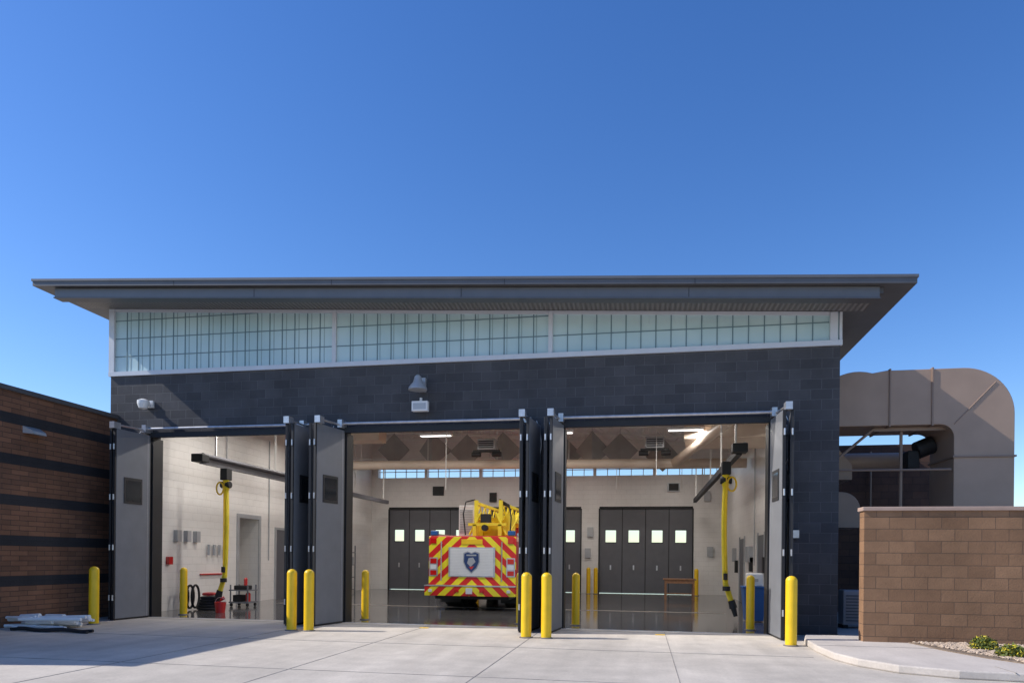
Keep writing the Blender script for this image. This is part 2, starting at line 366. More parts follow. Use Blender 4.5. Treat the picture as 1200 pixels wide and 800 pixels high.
for y in [1.5+1.55*i for i in range(9)]:
    a,b_=XL+T,XR-T
    for off in (0.08,0.62):
        tr.prism_xz([(a,zs(a)-off),(b_,zs(b_)-off),(b_,zs(b_)-off-0.06),(a,zs(a)-off-0.06)],y-0.04,y+0.04)
    n=26
    for i in range(n):
        xa=a+(b_-a)*i/n; xb=a+(b_-a)*(i+1)/n
        za=zs(xa)-(0.1 if i%2 else 0.65); zb=zs(xb)-(0.65 if i%2 else 0.1)
        tr.cyl((xa,y,za),(xb,y,zb),0.018,6)
tr.done("roof_joists",mTruss,FS)
rd=MB(); rg=MB(); rs_=MB()
for a,b_ in rb:
    n=4; wv=(b_-a)/n
    for i in range(n):
        x0=a+wv*i+0.015; x1=a+wv*(i+1)-0.015; xm=(x0+x1)/2
        rd.box(x0,x1,YB+0.05,YB+0.12,0.02,2.17); rd.box(x0,x1,YB+0.05,YB+0.12,2.68,RH-0.02)
        rd.box(x0,xm-0.22,YB+0.05,YB+0.12,2.17,2.68); rd.box(xm+0.22,x1,YB+0.05,YB+0.12,2.17,2.68)
        rs_.box(x1,x1+0.03,YB+0.045,YB+0.11,0.02,RH-0.02)
        rs_.box(xm-0.24,xm+0.24,YB+0.04,YB+0.055,2.14,2.17); rs_.box(xm-0.24,xm+0.24,YB+0.04,YB+0.055,2.68,2.71)
        rg.box(xm-0.03,xm+0.03,YB+0.035,YB+0.055,1.0,1.2)
    rs_.box(a-0.03,a+0.015,YB-0.02,YB+0.1,0,RH); rs_.box(b_-0.015,b_+0.03,YB-0.02,YB+0.1,0,RH); rs_.box(a,b_,YB-0.02,YB+0.1,RH-0.02,RH+0.08)
rd.done("rear_doors",mDoorD,FS); rs_.done("rear_door_seals",mBlack,FS); rg.done("rear_door_handles",mSteel,FS)
leaf=[((-11.27,-.06),(-11.36,-1.08)),((-11.55,-.06),(-11.46,-1.06)),((-7.38,-.06),(-7.30,-1.06)),((-7.10,-.06),(-7.16,-1.08)),
 ((-6.47,-.06),(-6.66,-1.08)),((-6.85,-.06),(-6.77,-1.06)),((-2.45,-.06),(-2.35,-1.06)),((-2.12,-.06),(-2.22,-1.08)),
 ((-1.65,-.06),(-1.76,-1.08)),((-1.95,-.06),(-1.87,-1.06)),((2.47,-.06),(2.52,-1.08)),((2.80,-.06),(2.66,-1.06))]
dl=MB();db=MB();dg=MB();ds=MB()
for p0,p1 in leaf:
    dl.obox(p0,p1,0.06,0.04,4.2,0.03,0.96)
    db.obox(p0,p1,0.05,0.03,4.2,0.96,1.0); db.obox(p0,p1,0.05,0.03,4.2,0.0,0.03)
    db.obox(p0,p1,0.03,0.0,0.04,0.03,0.96)
    db.obox(p0,p1,0.085,2.58,3.16,0.26,0.76); dg.obox(p0,p1,0.09,2.64,3.10,0.31,0.71)
    ds.obox(p0,p1,0.064,0.04,4.2,0.09,0.095); 
    for z in (0.5,1.6,2.7,3.8): ds.cyl((p1[0],p1[1]-0.01,z-0.06),(p1[0],p1[1]-0.01,z+0.06),0.018,8)
dl.done("door_leaves",mDoor,FS,bevel=0.004); db.done("door_gaskets",mBlack,FS); dg.done("door_windows",mGlass,FS); ds.done("door_hinges",mSteel,FS)
hd=MB();hk=MB();wire=MB()
for a,b_ in bays:
    hd.cyl((a-0.15,-0.14,HEAD+0.13),(b_+0.15,-0.14,HEAD+0.13),0.032,12)
    hk.box(a-0.1,b_+0.1,-0.09,-0.003,HEAD-0.06,HEAD+0.055)
    for x,sg in ((a,-1),(b_,1)):
        hd.box(x+sg*0.02-0.05,x+sg*0.02+0.05,-0.26,-0.01,HEAD+0.03,HEAD+0.2)
        hd.cyl((x+sg*0.05,-0.2,HEAD+0.1),(x+sg*0.12,-0.95,HEAD+0.07),0.022,8)
        hd.box(x+sg*0.12-0.06,x+sg*0.12+0.06,-1.12,-0.92,HEAD-0.02,HEAD+0.12)
        hd.box(x+sg*0.22-0.06,x+sg*0.22+0.06,-0.14,-0.01,HEAD-0.3,HEAD-0.12)
        pts=[(x+sg*(0.25+0.12*math.sin(t*3.1)),-0.05-0.12*math.sin(t*3.1),HEAD+0.1-1.0*t) for t in [i/14 for i in range(15)]]
        wire.tube(pts,0.008,6)
hd.box(2.88,3.0,-0.06,-0.001,1.9,2.05)
hd.done("door_operators",mSteel,FS); hk.done("door_tracks",mBlack,FS); wire.done("operator_cables",mWhite,FS)
jb=MB()
for a,b_ in bays: jb.box(a-0.02,a+0.05,-0.02,T+0.02,0,HEAD-0.06); jb.box(b_-0.05,b_+0.02,-0.02,T+0.02,0,HEAD-0.06)
jb.done("door_jambs",mBlack,FS)
it=MB()
it.box(XL+T+0.001,XL+T+0.03,4.78,4.9,0,2.72); it.box(XL+T+0.001,XL+T+0.03,6.0,6.12,0,2.72); it.box(XL+T+0.001,XL+T+0.03,4.9,6.0,2.6,2.72)
it.box(XL+T+0.001,XL+T+0.04,7.0,7.08,0,2.4); it.box(XL+T+0.001,XL+T+0.04,8.1,8.18,0,2.4); it.box(XL+T+0.001,XL+T+0.04,7.08,8.1,2.32,2.4)
for y in (6.4,7.58,10.4,11.6): it.box(XR-T-0.04,XR-T-0.001,y-0.05,y+0.03,0,2.28)
it.done("door_frames",mGreyL,FS)
dk=MB(); dk.box(XL+T+0.001,XL+T+0.02,7.08,8.1,0.01,2.32); dk.box(XL+T+0.001,XL+T+0.3,8.7,9.9,0.01,2.0)
dk.box(XR-T-0.02,XR-T-0.001,6.5,7.5,0.01,2.2); dk.box(XR-T-0.02,XR-T-0.001,10.5,11.5,0.01,2.2)
dk.done("interior_doors",mDoorD,FS)
eq=MB()
for y in (1.9,2.3,2.7): eq.box(XL+T+0.001,XL+T+0.12,y,y+0.16,1.8,2.1)
for y in (3.3,3.55,3.8,4.05): eq.cyl((XL+T+0.08,y,1.45),(XL+T+0.08,y,1.75),0.04,8)
for (x,z) in ((-7.1,2.3),(-6.9,1.6),(2.6,3.9),(2.75,1.6),(-2.3,1.5),(-2.2,2.4)): eq.box(x-0.12,x+0.12,YB-0.12,YB-0.001,z,z+0.4)
for y in (3.2,5.0,8.6,9.4,12.6): eq.box(XR-T-0.12,XR-T-0.001,y,y+0.35,1.4,1.9)
for y in (0.9,4.2,6.6,8.4,13.0): eq.cyl((XL+T+0.03,y,1.3),(XL+T+0.03,y,5.2),0.016,6)
for y in (1.2,4.4,8.2): eq.cyl((XR-T-0.03,y,1.3),(XR-T-0.03,y,5.2),0.016,6)
eq.box(1.0,1.5,YB-0.12,YB-0.001,4.3,4.65)
eq.done("wall_equipment",mGreyL,FS)
vt=MB()
vt.box(1.05,1.45,YB-0.13,YB-0.121,4.33,4.62); vt.box(-9.2,-8.7,YB-0.05,YB-0.001,4.2,4.6); vt.box(-6.6,-6.3,YB-0.12,YB-0.001,3.9,4.3)
for y in (1.0,1.15,9.0): vt.box(XL+T+0.001,XL+T+0.08,y,y+0.1,1.2,1.45)
for y,z in ((6.2,1.1),(8.7,1.1),(12.2,1.0)): vt.box(XR-T-0.1,XR-T-0.001,y-0.1,y+0.12,z,z+0.45)
vt.done("vents_and_boxes",mBlack,FS)
rdm=MB()
rdm.box(XL+T+0.001,XL+T+0.06,3.0,4.2,0.9,0.93)
rdm.box(XL+T+0.001,XL+T+0.1,1.6,1.75,1.2,1.4); rdm.box(-7.35,-7.2,YB-0.1,YB-0.001,1.2,1.6); rdm.done("red_alarm_boxes",mRed,FS)
du=empty("ventilation_duct")
db_=MB(); db_.cyl((-11.9,9.3,4.75),(3.3,9.3,4.62),0.16,20)
db_.cyl((1.0,9.3,4.65),(2.6,3.5,5.3),0.15,16)
db_.done("tube",mCreamDuct,du,smooth=True)
db_=MB(); db_.add([(1.2,7.2,5.1),(3.3,5.0,4.75),(3.3,5.8,4.55),(1.3,8.0,4.9),(1.2,7.2,5.5),(3.3,5.0,5.5),(3.3,5.8,5.5),(1.3,8.0,5.5)],[(0,3,2,1),(4,5,6,7),(0,1,5,4),(1,2,6,5),(2,3,7,6),(3,0,4,7)])
db_.box(-9.9,-8.6,7.4,8.1,5.3,5.8)
db_.done("branch_box",mCreamDuct,du,bevel=0.01)
hb=MB()
for x in (-10,-7.5,-5,-2.5,0,2.2): hb.cyl((x,9.3,4.8),(x,9.3,zs(x)-0.03),0.012,6)
for x,y in ((-9,6),(-7,12),(-3.1,6.5),(0.4,8),(-1,12.5),(1.4,12),(-5.6,5),(-2.9,11)): hb.cyl((x,y,3.4 if x<-5 else 4.1),(x,y,zs(x)-0.03),0.012,6)
for y,z in ((4.2,5.0),(12.2,5.2)): hb.cyl((-12,y,z+0.2),(3.4,y,z),0.03,8)
hb.done("hangers",mTruss,du)
for (x,y,z) in ((-5.15,8.2,5.0),(0.35,8.2,4.95)):
    e=empty("unit_heater")
    MB().box(x-0.3,x+0.3,y,y+0.45,z+0.05,z+0.42).done("case",mGreyL,e,bevel=0.02)
    m_=MB()
    for i in range(4): m_.box(x-0.25,x+0.25,y-0.02,y-0.001,z+0.1+i*0.07,z+0.13+i*0.07)
    m_.cyl((x-0.5,y+0.1,z-0.1),(x-0.2,y+0.1,z-0.1),0.08,12).cyl((x+0.2,y+0.1,z-0.1),(x+0.5,y+0.1,z-0.1),0.08,12).box(x-0.45,x+0.45,y+0.05,y+0.15,z-0.03,z+0.04)
    m_.done("louvre_and_reels",mBlack,e)
    MB().cyl((x-0.2,y+0.2,z+0.42),(x-0.2,y+0.2,zs(x)-0.03),0.01,6).cyl((x+0.2,y+0.2,z+0.42),(x+0.2,y+0.2,zs(x)-0.03),0.01,6).done("rods",mTruss,e)
for (x,y,z,t) in ((-7.5,10,5.35,0.2),(-6.3,10.4,5.3,-0.3),(-4.9,10,5.3,0.2),(-1.75,10,5.25,0.25),(-0.8,10.3,5.2,-0.3),(-2.9,12,5.4,0.2),(0.7,12,5.3,0.2),(-9.3,11,5.5,-.3)):
    e=empty("acoustic_baffle")
    b=MB(); r=0.62
    b.add([(x-r,y+t,z),(x,y-0.25,z-r),(x+r,y+t,z),(x,y-0.25,z+r),(x-r,y+t+0.06,z),(x,y-0.19,z-r),(x+r,y+t+0.06,z),(x,y-0.19,z+r)],
      [(0,1,3),(1,2,3),(4,7,5),(5,7,6),(0,4,5,1),(1,5,6,2),(2,6,7,3),(3,7,4,0)])
    b.done("panel",mAcou,e)
    MB().cyl((x,y-0.2,z+r-0.05),(x,y-0.2,zs(x)-0.03),0.01,6).done("wire",mSteel,e)
def area(name,loc,sx,sy,pw,parent):
    l=bpy.data.lights.new(name,'AREA'); l.shape='RECTANGLE'; l.size=sx; l.size_y=sy; l.energy=pw; l.color=(1,0.95,0.89)
    o=bpy.data.objects.new(name,l); COL.objects.link(o); o.location=loc; o.parent=parent
for x in (-10.0,-6.4,-2.6,1.2):
    for y,pw in ((2.4,88),(6.6,64),(12.6,38)):
        e=empty("ceiling_light"); z=5.25
        MB().box(x-0.52,x+0.52,y-0.12,y+0.12,z,z+0.07).done("housing",mWhite,e)
        MB().box(x-0.48,x+0.48,y-0.09,y+0.09,z-0.015,z-0.001).done("diffuser",mLamp,e)
        MB().cyl((x-0.4,y,z+0.07),(x-0.4,y,zs(x)-0.03),0.008,6).cyl((x+0.4,y,z+0.07),(x+0.4,y,zs(x)-0.03),0.008,6).done("cords",mSteel,e)
        area("lamp",(x,y,z-0.03),0.96,0.18,pw,e)

e=empty("security_camera")
MB().box(-11.42,-11.22,-0.06,-0.001,4.86,5.02).cyl((-11.32,-0.06,4.94),(-11.32,-0.2,4.94),0.05,12).done("mount",mWhite,e)
MB().revolve((-11.32,-0.24,4.78),[(0.02,0),(0.09,0.03),(0.12,0.1),(0.13,0.14),(0.13,0.2),(0.05,0.24)],20).done("dome",mWhite,e,smooth=True)
e=empty("wall_lamp")
MB().box(-4.78,-4.62,-0.08,-0.001,5.0,5.3).cyl((-4.7,-0.08,5.2),(-4.7,-0.3,5.25),0.035,12).done("mount",mGreyL,e)
MB().revolve((-4.7,-0.34,4.98),[(0.2,0),(0.19,0.05),(0.1,0.16),(0.07,0.28),(0.02,0.32)],24).done("bell",mGreyL,e,smooth=True)
e=empty("floodlight")
f=MB().box(-4.88,-4.52,-0.22,-0.1,4.56,4.78); f.done("head",mWhite,e,bevel=0.015)
MB().box(-4.74,-4.66,-0.1,-0.001,4.6,4.7).cyl((-4.7,-0.12,4.78),(-4.7,-0.12,4.86),0.03,8).done("bracket",mWhite,e)
MB().box(-4.84,-4.56,-0.226,-0.221,4.6,4.73).done("lens",mGreyL,e)

BB=empty("brick_building")
MB().box(-24,-12.2,-7.6,-0.004,0,4.62).done("walls",mBrick,BB)
MB().box(-24.05,-12.15,-7.65,0.0,4.622,4.72).done("coping",mRoof,BB,bevel=0.01)
e=empty("wall_sconce")
s=MB(); s.add([(-12.2,-2.55,3.86),(-12.2,-2.15,3.86),(-11.98,-2.2,3.84),(-11.98,-2.5,3.84),(-12.2,-2.55,4.0),(-12.2,-2.15,4.0),(-12.0,-2.2,3.9),(-12.0,-2.5,3.9)],
 [(0,1,2,3),(4,7,6,5),(0,3,7,4),(1,5,6,2),(2,6,7,3),(0,4,5,1)]); s.done("housing",mGreyL,e)

LW=empty("block_wall")
MB().box(3.66,13.5,-1.85,-1.6,0.10,2.3).done("wall",mLow,LW)
MB().box(3.63,13.55,-1.88,-1.57,2.302,2.37).done("cap",mCap,LW,bevel=0.01)
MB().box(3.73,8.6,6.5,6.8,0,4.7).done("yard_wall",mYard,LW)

AD=empty("air_duct")
def arc(cx,cz,r,a0,a1,n=14): return [(cx+r*math.cos(math.radians(a0+(a1-a0)*i/n)),cz+r*math.sin(math.radians(a0+(a1-a0)*i/n))) for i in range(n+1)]
y0,y1=2.0,3.3
xr,xl,top,bot=7.72,6.55,5.62,4.42
pts=[(xl,0.05),(xr,0.05)]+arc(xr-1.0,top-1.0,1.0,0,90)+[(5.2,top)]+arc(4.62,top-0.95,0.95,72,150,10)+[(3.75,5.0),(3.75,bot)]+[(xl-0.3,bot)]+arc(xl-0.28,bot-0.28,0.28,90,0,8)
b=MB(); b.prism_xz(pts,y0,y1); b.done("duct_body",mTan,AD,bevel=0.012)
s=MB()
for z in (1.2,2.4,3.7): s.box(xl-0.03,xr+0.03,y0-0.03,y1+0.03,z,z+0.04)
for x in (5.25,6.1): s.box(x,x+0.035,y0-0.03,y1+0.03,bot-0.03,top+0.03)
s.cyl((6.55,y0-0.005,4.42),(7.35,y0-0.005,5.3),0.012,6)
s.done("flanges",mTanD,AD,bevel=0.004)
MB().prism_xz([(3.76,3.4),(4.9,3.4),(4.9,3.75),(4.5,4.25),(3.76,4.25)],3.4,4.6).done("intake_hood",mTan,AD,bevel=0.01)
MB().cyl((4.9,4.4,3.95),(6.4,4.4,3.95),0.22,20).cyl((4.0,4.2,0.1),(4.0,4.2,2.6),0.28,20).done("round_duct",mTan,AD,smooth=True)
MB().cyl((6.15,3.0,4.0),(6.5,3.0,4.15),0.2,20).box(5.95,6.2,2.9,3.4,3.6,4.0).done("fan_motor",mBlack,AD,bevel=0.02)
hh=MB(); hh.prism_xz([(3.76,2.2)]+[(4.75,2.2)]+arc(4.35,2.6,0.4,0,90,6)+[(3.76,3.0)],2.2,3.0); hh.done("lower_elbow",mTanD,AD,bevel=0.01)
su=MB()
su.cyl((3.76,2.2,3.3),(5.0,2.2,4.38),0.03,8).cyl((5.6,2.3,0.05),(5.6,2.3,4.4),0.035,8).cyl((3.76,2.0,3.45),(6.5,2.0,3.45),0.025,8)
su.box(5.0,6.5,2.2,2.28,4.33,4.41)
for x in (5.1,5.25,6.2): su.cyl((x,6.4,0.1),(x,6.4,4.5),0.025,8)
su.done("supports",mTanD,AD)
co=empty("condenser_unit")
MB().box(4.15,4.85,1.2,1.6,0.12,0.85).done("case",mGreyL,co,bevel=0.02)
sl=MB()
for i in range(9): sl.box(4.2,4.8,1.18,1.2-0.001,0.2+i*0.065,0.23+i*0.065)
sl.done("louvres",mDoor,co)
MB().box(4.15,4.25,1.2,1.6,0.05,0.12).box(4.75,4.85,1.2,1.6,0.05,0.12).done("feet",mBlack,co)

def bollard(x,y,h=1.2,r=0.095,z=0.0):
    e=empty("bollard")
    prof=[(r,0.0),(r,h-0.09)]+[(r*math.cos(a),h-0.09+0.085*math.sin(a)) for a in [math.radians(t) for t in range(10,90,13)]]+[(0.004,h-0.004)]
    MB().revolve((x,y,z),prof,28).done("post",mYellow,e,smooth=True)
    MB().revolve((x,y,z+0.001),[(r+0.03,0),(r+0.03,0.012),(r+0.001,0.02)],28).done("collar",mDark,e)
for x in (-11.14,-6.72,-6.36,-2.08,-1.71,2.51): bollard(x,-1.86)
for x in (-10.95,-6.28,-2.65,-1.42,2.22): bollard(x,0.75,1.15,0.085,0.003)
for x in (-2.2,-1.9,2.15,-6.95,-7.2): bollard(x,14.7,1.1,0.085,0.003)

def hose(x,y,side):
    e=empty("exhaust_hose")
    n=220; pts=[];rs=[]
    for i in range(n):
        t=i/(n-1); z=3.45-2.95*t
        xx=x+side*0.03*math.sin(t*4)+ side*(-0.12*max(0,(t-0.86))/0.14 if t>0.86 else 0)
        pts.append((xx,y,z)); rs.append(0.058+0.010*(i%2)+(0.02 if t<0.1 else 0))
    MB().tube(pts,rs,14).done("corrugated_tube",mHose,e)
    ex,ez=pts[-1][0],pts[-1][2]
    MB().cyl((ex,y,ez+0.03),(ex-side*0.05,y,ez-0.15),0.075,14,0.09).cyl((ex-side*0.05,y,ez-0.15),(ex-side*0.1,y-0.02,ez-0.34),0.065,14,0.045).done("nozzle",mBlack,e)
    MB().box(x-0.1,x+0.1,y-0.12,y+0.12,3.42,3.72).cyl((x-0.13,y,3.3),(x+0.13,y,3.3),0.09,16).done("trolley",mBlack,e,bevel=0.01)
    lp=[(x-side*0.12+0.1*math.cos(a),y-0.08,3.2+0.16*math.sin(a)) for a in [2*math.pi*i/20 for i in range(21)]]
    MB().tube(lp,0.022,8).cyl((x,y-0.09,3.5),(x,y-0.09,1.2),0.012,6).done("balancer_loop",mYellow,e,smooth=True)
    MB().cyl((x,y-0.09,1.0),(x,y-0.09,1.15),0.05,10).cyl((x+0.02,y-0.1,0.75),(x+0.02,y-0.1,0.85),0.085,12).done("clamps",mBlack,e)
hose(-10.78,2.2,1); hose(1.88,2.3,-1)
for x in (-10.95,2.05):
    e=empty("hose_rail")
    MB().box(x-0.06,x+0.06,1.4,14.5,3.75,3.9).done("rail",mBlack if x>0 else mDoorD,e)
    MB().cyl((x+0.1,1.3,3.95),(x+0.1,9.2,3.95),0.06,12).done("exhaust_line",mDoorD if x<0 else mGreyL,e,smooth=True)
    hb=MB()
    for y in (2,5,8,11,14): hb.box(x-0.02,x+0.02,y-0.02,y+0.02,3.9,zs(x)-0.03)
    hb.done("hangers",mTruss,e)
    MB().box(x-0.16,x+0.16,1.2,1.5,3.78,3.98).done("end_box",mBlack,e,bevel=0.02)

e=empty("wooden_table")
tx,ty=0.75,11.3
MB().box(tx,tx+1.15,ty,ty+0.6,0.72,0.77).done("top",mWood,e,bevel=0.006)
l=MB()
for a in (tx+0.05,tx+1.03):
    for c in (ty+0.04,ty+0.49): l.box(a,a+0.07,c,c+0.07,0.003,0.72)
l.box(tx+0.1,tx+1.05,ty+0.05,ty+0.07,0.6,0.72); l.box(tx+0.08,tx+1.07,ty+0.25,ty+0.3,0.2,0.25); l.done("legs",mWood,e)
e=empty("recycling_bin")
MB().add([(2.42,2.8,0.02),(2.82,2.8,0.02),(2.82,3.2,0.02),(2.42,3.2,0.02),(2.36,2.75,0.8),(2.88,2.75,0.8),(2.88,3.25,0.8),(2.36,3.25,0.8)],
 [(0,3,2,1),(4,5,6,7),(0,1,5,4),(1,2,6,5),(2,3,7,6),(3,0,4,7)]).done("body",mBlue,e,bevel=0.02)
MB().box(2.34,2.9,2.73,3.27,0.8,0.84).done("rim",mBlue,e,bevel=0.01)
e=empty("water_cooler")
MB().box(2.45,2.82,2.85,3.15,0.842,1.15).done("body",mWhite,e,bevel=0.03)
MB().box(2.55,2.7,2.83,2.849,0.95,1.02).done("spout",mGreyL,e)
e=empty("bucket")
MB().revolve((-10.45,1.5,0.004),[(0.11,0),(0.14,0.26),(0.15,0.27),(0.13,0.27),(0.1,0.05)],20).done("pail",mRed,e,smooth=True)
MB().tube([(-10.45+0.14*math.cos(a),1.5,0.27+0.12*math.sin(a)) for a in [math.pi*i/12 for i in range(13)]],0.006,6).done("handle",mSteel,e)
# low gear cart with wheels
e=empty("gear_cart")
g=MB(); g.box(-11.5,-10.9,3.5,4.0,0.1,0.14)
for a in (-11.48,-10.95):
    for c in (3.52,3.95): g.box(a,a+0.03,c,c+0.03,0.14,0.62)
g.box(-11.5,-10.9,3.5,4.0,0.45,0.48); g.done("frame",mDoor,e)
g=MB(); g.box(-11.42,-11.18,3.56,3.85,0.142,0.33); g.box(-11.4,-11.0,3.58,3.88,0.482,0.6); g.done("boxes",mBlack,e,bevel=0.02)
MB().revolve((-11.05,3.75,0.142),[(0.07,0),(0.07,0.22),(0.03,0.26)],14).revolve((-11.1,3.7,0.602),[(0.05,0),(0.05,0.18),(0.02,0.22)],14).done("canisters",mRed,e,smooth=True)
g=MB()
for a in (-11.45,-10.95):
    for c in (3.55,3.95): g.cyl((a-0.02,c,0.055),(a+0.02,c,0.055),0.05,12)
g.done("wheels",mBlack,e)
# coiled hoses and gear under the exhaust hose
e=empty("hose_pile")
g=MB()
for i in range(5):
    R=0.26-0.02*i
    g.tube([(-11.3+R*math.cos(a)*1.1,2.3+R*math.sin(a),0.045+0.07*i) for a in [2*math.pi*q/22 for q in range(23)]],0.035,8)
for i in range(3):
    g.tube([(-11.75+0.02*i,1.9+0.2*i+0.16*math.cos(a),0.35+0.3*math.sin(a)) for a in [2*math.pi*q/18 for q in range(19)]],0.03,8)
g.done("coils",mBlack,e,smooth=True)
g=MB(); g.tube([(-11.3+0.14*math.cos(a),2.3+0.14*math.sin(a),0.42) for a in [2*math.pi*q/18 for q in range(19)]],0.04,8)
g.cyl((-11.6,2.55,0.05),(-11.15,2.75,0.3),0.05,10); g.done("red_hose",mRed,e,smooth=True)
e=empty("storage_shelf")
g=MB()
for z in (0.1,0.6,1.1,1.6): g.box(-11.9,-11.5,10.6,12.4,z,z+0.03)
for y in (10.6,12.36):
    for x in (-11.9,-11.54): g.box(x,x+0.04,y,y+0.04,0.003,1.9)
g.done("frame",mDoor,e)
g=MB()
for i in range(14):
    z=random.choice((0.13,0.63,1.13)); y=10.7+1.6*random.random(); g.box(-11.85,-11.55,y,y+0.12,z,z+random.uniform(0.15,0.35))
g.done("boxes",mGreyL,e)
e=empty("workbench")
g=MB(); g.box(-8.7,-7.0,14.2,14.75,0.85,0.9)
for a in (-8.68,-7.08):
    for c in (14.22,14.67): g.box(a,a+0.06,c,c+0.06,0.003,0.85)
g.done("frame",mDoor,e)
g=MB(); g.box(-8.5,-8.1,14.3,14.6,0.901,1.25); g.box(-7.9,-7.6,14.35,14.6,0.901,1.1); g.done("toolboxes",mBlue,e,bevel=0.02)
g=MB(); g.box(-7.5,-7.15,14.3,14.6,0.901,1.4); g.box(-8.5,-7.9,14.3,14.7,0.1,0.6); g.done("cases",mBlack,e,bevel=0.02)

e=empty("pipe_pile")
g=MB()
for i in range(34):
    a=random.uniform(-0.35,0.35); L=random.uniform(0.4,1.2); cx=random.uniform(-11.9,-10.9); cy=random.uniform(-3.1,-2.4); z=0.04+0.04*random.randint(0,4)
    x0_=max(cx-L/2*math.cos(a),-12.15)
    g.cyl((x0_,cy-L/2*math.sin(a),z),(cx+L/2*math.cos(a),cy+L/2*math.sin(a),z+random.uniform(0,0.06)),random.uniform(0.025,0.045),8)
g.done("pipes",mPipe,e)
g=MB()
for i in range(2):
    g.tube([(-11.6+0.14*kk,-3.35+0.12*i+0.04*math.sin(kk*0.9+i),0.035+0.01*math.sin(kk+i)) for kk in range(13)],0.03,8)
g.done("hoses",mBlack,e,smooth=True)

# ---------------------------------------------------------------- fire truck
FT=empty("fire_truck")
xc=-4.65; X0,X1=xc-1.25,xc+1.25; YR=4.4
mChev=chevron_mat(xc)
MB().box(X0,X1,YR,11.2,0.62,2.06).done("body",mRed,FT,bevel=0.02)
rp=MB(); rp.box(X0+0.01,X1-0.01,YR-0.03,YR-0.002,0.64,2.03); rp.box(X0-0.02,X1+0.02,YR-0.32,YR-0.031,0.40,0.66); rp.done("chevron_panel",mChev,FT,bevel=0.006)
MB().box(X0-0.03,X1+0.03,YR-0.33,YR-0.03,0.662,0.69).done("tailboard",mSteel,FT)
MB().box(xc-0.66,xc+0.66,YR-0.06,YR-0.031,0.92,1.74).done("shutter_frame",mSteel,FT)
sh=MB()
for i in range(18): sh.box(xc-0.61,xc+0.61,YR-0.075,YR-0.061,0.95+i*0.042,0.95+i*0.042+0.037)
sh.done("roller_shutter",mWhite,FT,bevel=0.004)
sc=[(-0.2,0.22),(-0.1,0.26),(0,0.22),(0.1,0.26),(0.2,0.22),(0.21,0.0),(0.14,-0.16),(0,-0.29),(-0.14,-0.16),(-0.21,0.0)]
MB().prism_xz([(xc+x*1.15,1.34+z*1.12) for x,z in sc],YR-0.082,YR-0.076).done("emblem_border",mGreyL,FT)
MB().prism_xz([(xc+x,1.34+z) for x,z in sc],YR-0.088,YR-0.083).done("emblem",mNavy,FT)
MB().prism_xz([(xc-0.12,1.3),(xc-0.02,1.2),(xc+0.12,1.34),(xc+0.05,1.46),(xc-0.08,1.44)],YR-0.093,YR-0.089).box(xc-0.14,xc+0.14,YR-0.093,YR-0.089,1.5,1.54).done("emblem_mark",mGreyL,FT)
MB().prism_xz([(xc-0.07,1.2),(xc,1.12),(xc+0.08,1.22)],YR-0.093,YR-0.089).done("emblem_accent",mRed,FT)
li=MB(); lw=MB(); lb=MB(); lc=MB()
for sgn in (-1,1):
    x=xc+sgn*1.1
    lc.box(x-0.12,x+0.12,YR-0.045,YR-0.031,0.93,1.45)
    li.box(x-0.09,x+0.09,YR-0.06,YR-0.046,1.28,1.42); lw.box(x-0.09,x+0.09,YR-0.06,YR-0.046,1.12,1.25); li.box(x-0.09,x+0.09,YR-0.06,YR-0.046,0.96,1.09)
    li.box(x-0.08,x+0.08,YR-0.06,YR-0.031,1.84,1.98); lb.box(x-0.1,x+0.1,YR-0.02,YR+0.15,2.07,2.2)
    lw.box(x-0.05,x+0.05,YR-0.35,YR-0.33,0.5,0.58)
    li.box(xc+sgn*0.35-0.06,xc+sgn*0.35+0.06,YR-0.34,YR-0.321,0.5,0.57)
lc.done("light_bezels",mSteel,FT)
li.done("tail_lights",mRedL,FT,bevel=0.005); lw.done("reverse_lights",mWhite,FT,bevel=0.005); lb.done("beacons",mBlue,FT,bevel=0.02)
MB().box(xc-0.3,xc+0.3,YR-0.05,YR-0.031,1.82,1.96).done("light_bar",mYellow,FT,bevel=0.005)
MB().box(xc-0.09,xc+0.09,YR-0.34,YR-0.321,0.46,0.62).done("licence_plate",mWhite,FT)
hr=MB()
for sgn in (-1,1):
    x=xc+sgn*0.86; hr.cyl((x,YR-0.1,0.8),(x,YR-0.1,1.9),0.018,10).cyl((x,YR-0.1,0.85),(x,YR-0.02,0.85),0.014,8).cyl((x,YR-0.1,1.85),(x,YR-0.02,1.85),0.014,8)
hr.box(X0-0.01,X0+0.03,YR+0.2,11.2,2.062,2.14); hr.box(X1-0.03,X1+0.01,YR+0.2,11.2,2.062,2.14)
hr.done("grab_rails",mSteel,FT)
MB().box(X0+0.2,X1-0.2,YR-0.02,11.2,0.30,0.6).done("chassis",mBlack,FT)
wh=MB(); hb=MB()
for y in (6.2,7.5,12.0):
    for sgn in (-1,1):
        xo=xc+sgn*1.2; xi=xc+sgn*(0.62 if y<10 else 0.9)
        wh.cyl((xo,y,0.52),(xi,y,0.52),0.52,32); hb.cyl((xo+sgn*0.012,y,0.52),(xo-sgn*0.1,y,0.52),0.28,20)
wh.done("tyres",mTyre,FT,bevel=0.03); hb.done("hubs",mSteel,FT)
fl=MB()
for sgn in (-1,1): fl.box(xc+sgn*0.6,xc+sgn*1.2,5.5,5.52,0.14,0.62)
fl.done("mud_flaps",mBlack,FT)
cab=MB(); cab.box(X0,X1,11.3,13.9,0.5,2.75); cab.done("cab",mRed,FT,bevel=0.1)
MB().box(X0+0.15,X1-0.15,13.86,13.92,1.5,2.4).box(X0-0.01,X1+0.01,12.2,13.5,1.6,2.4).done("cab_windows",mGlass,FT)
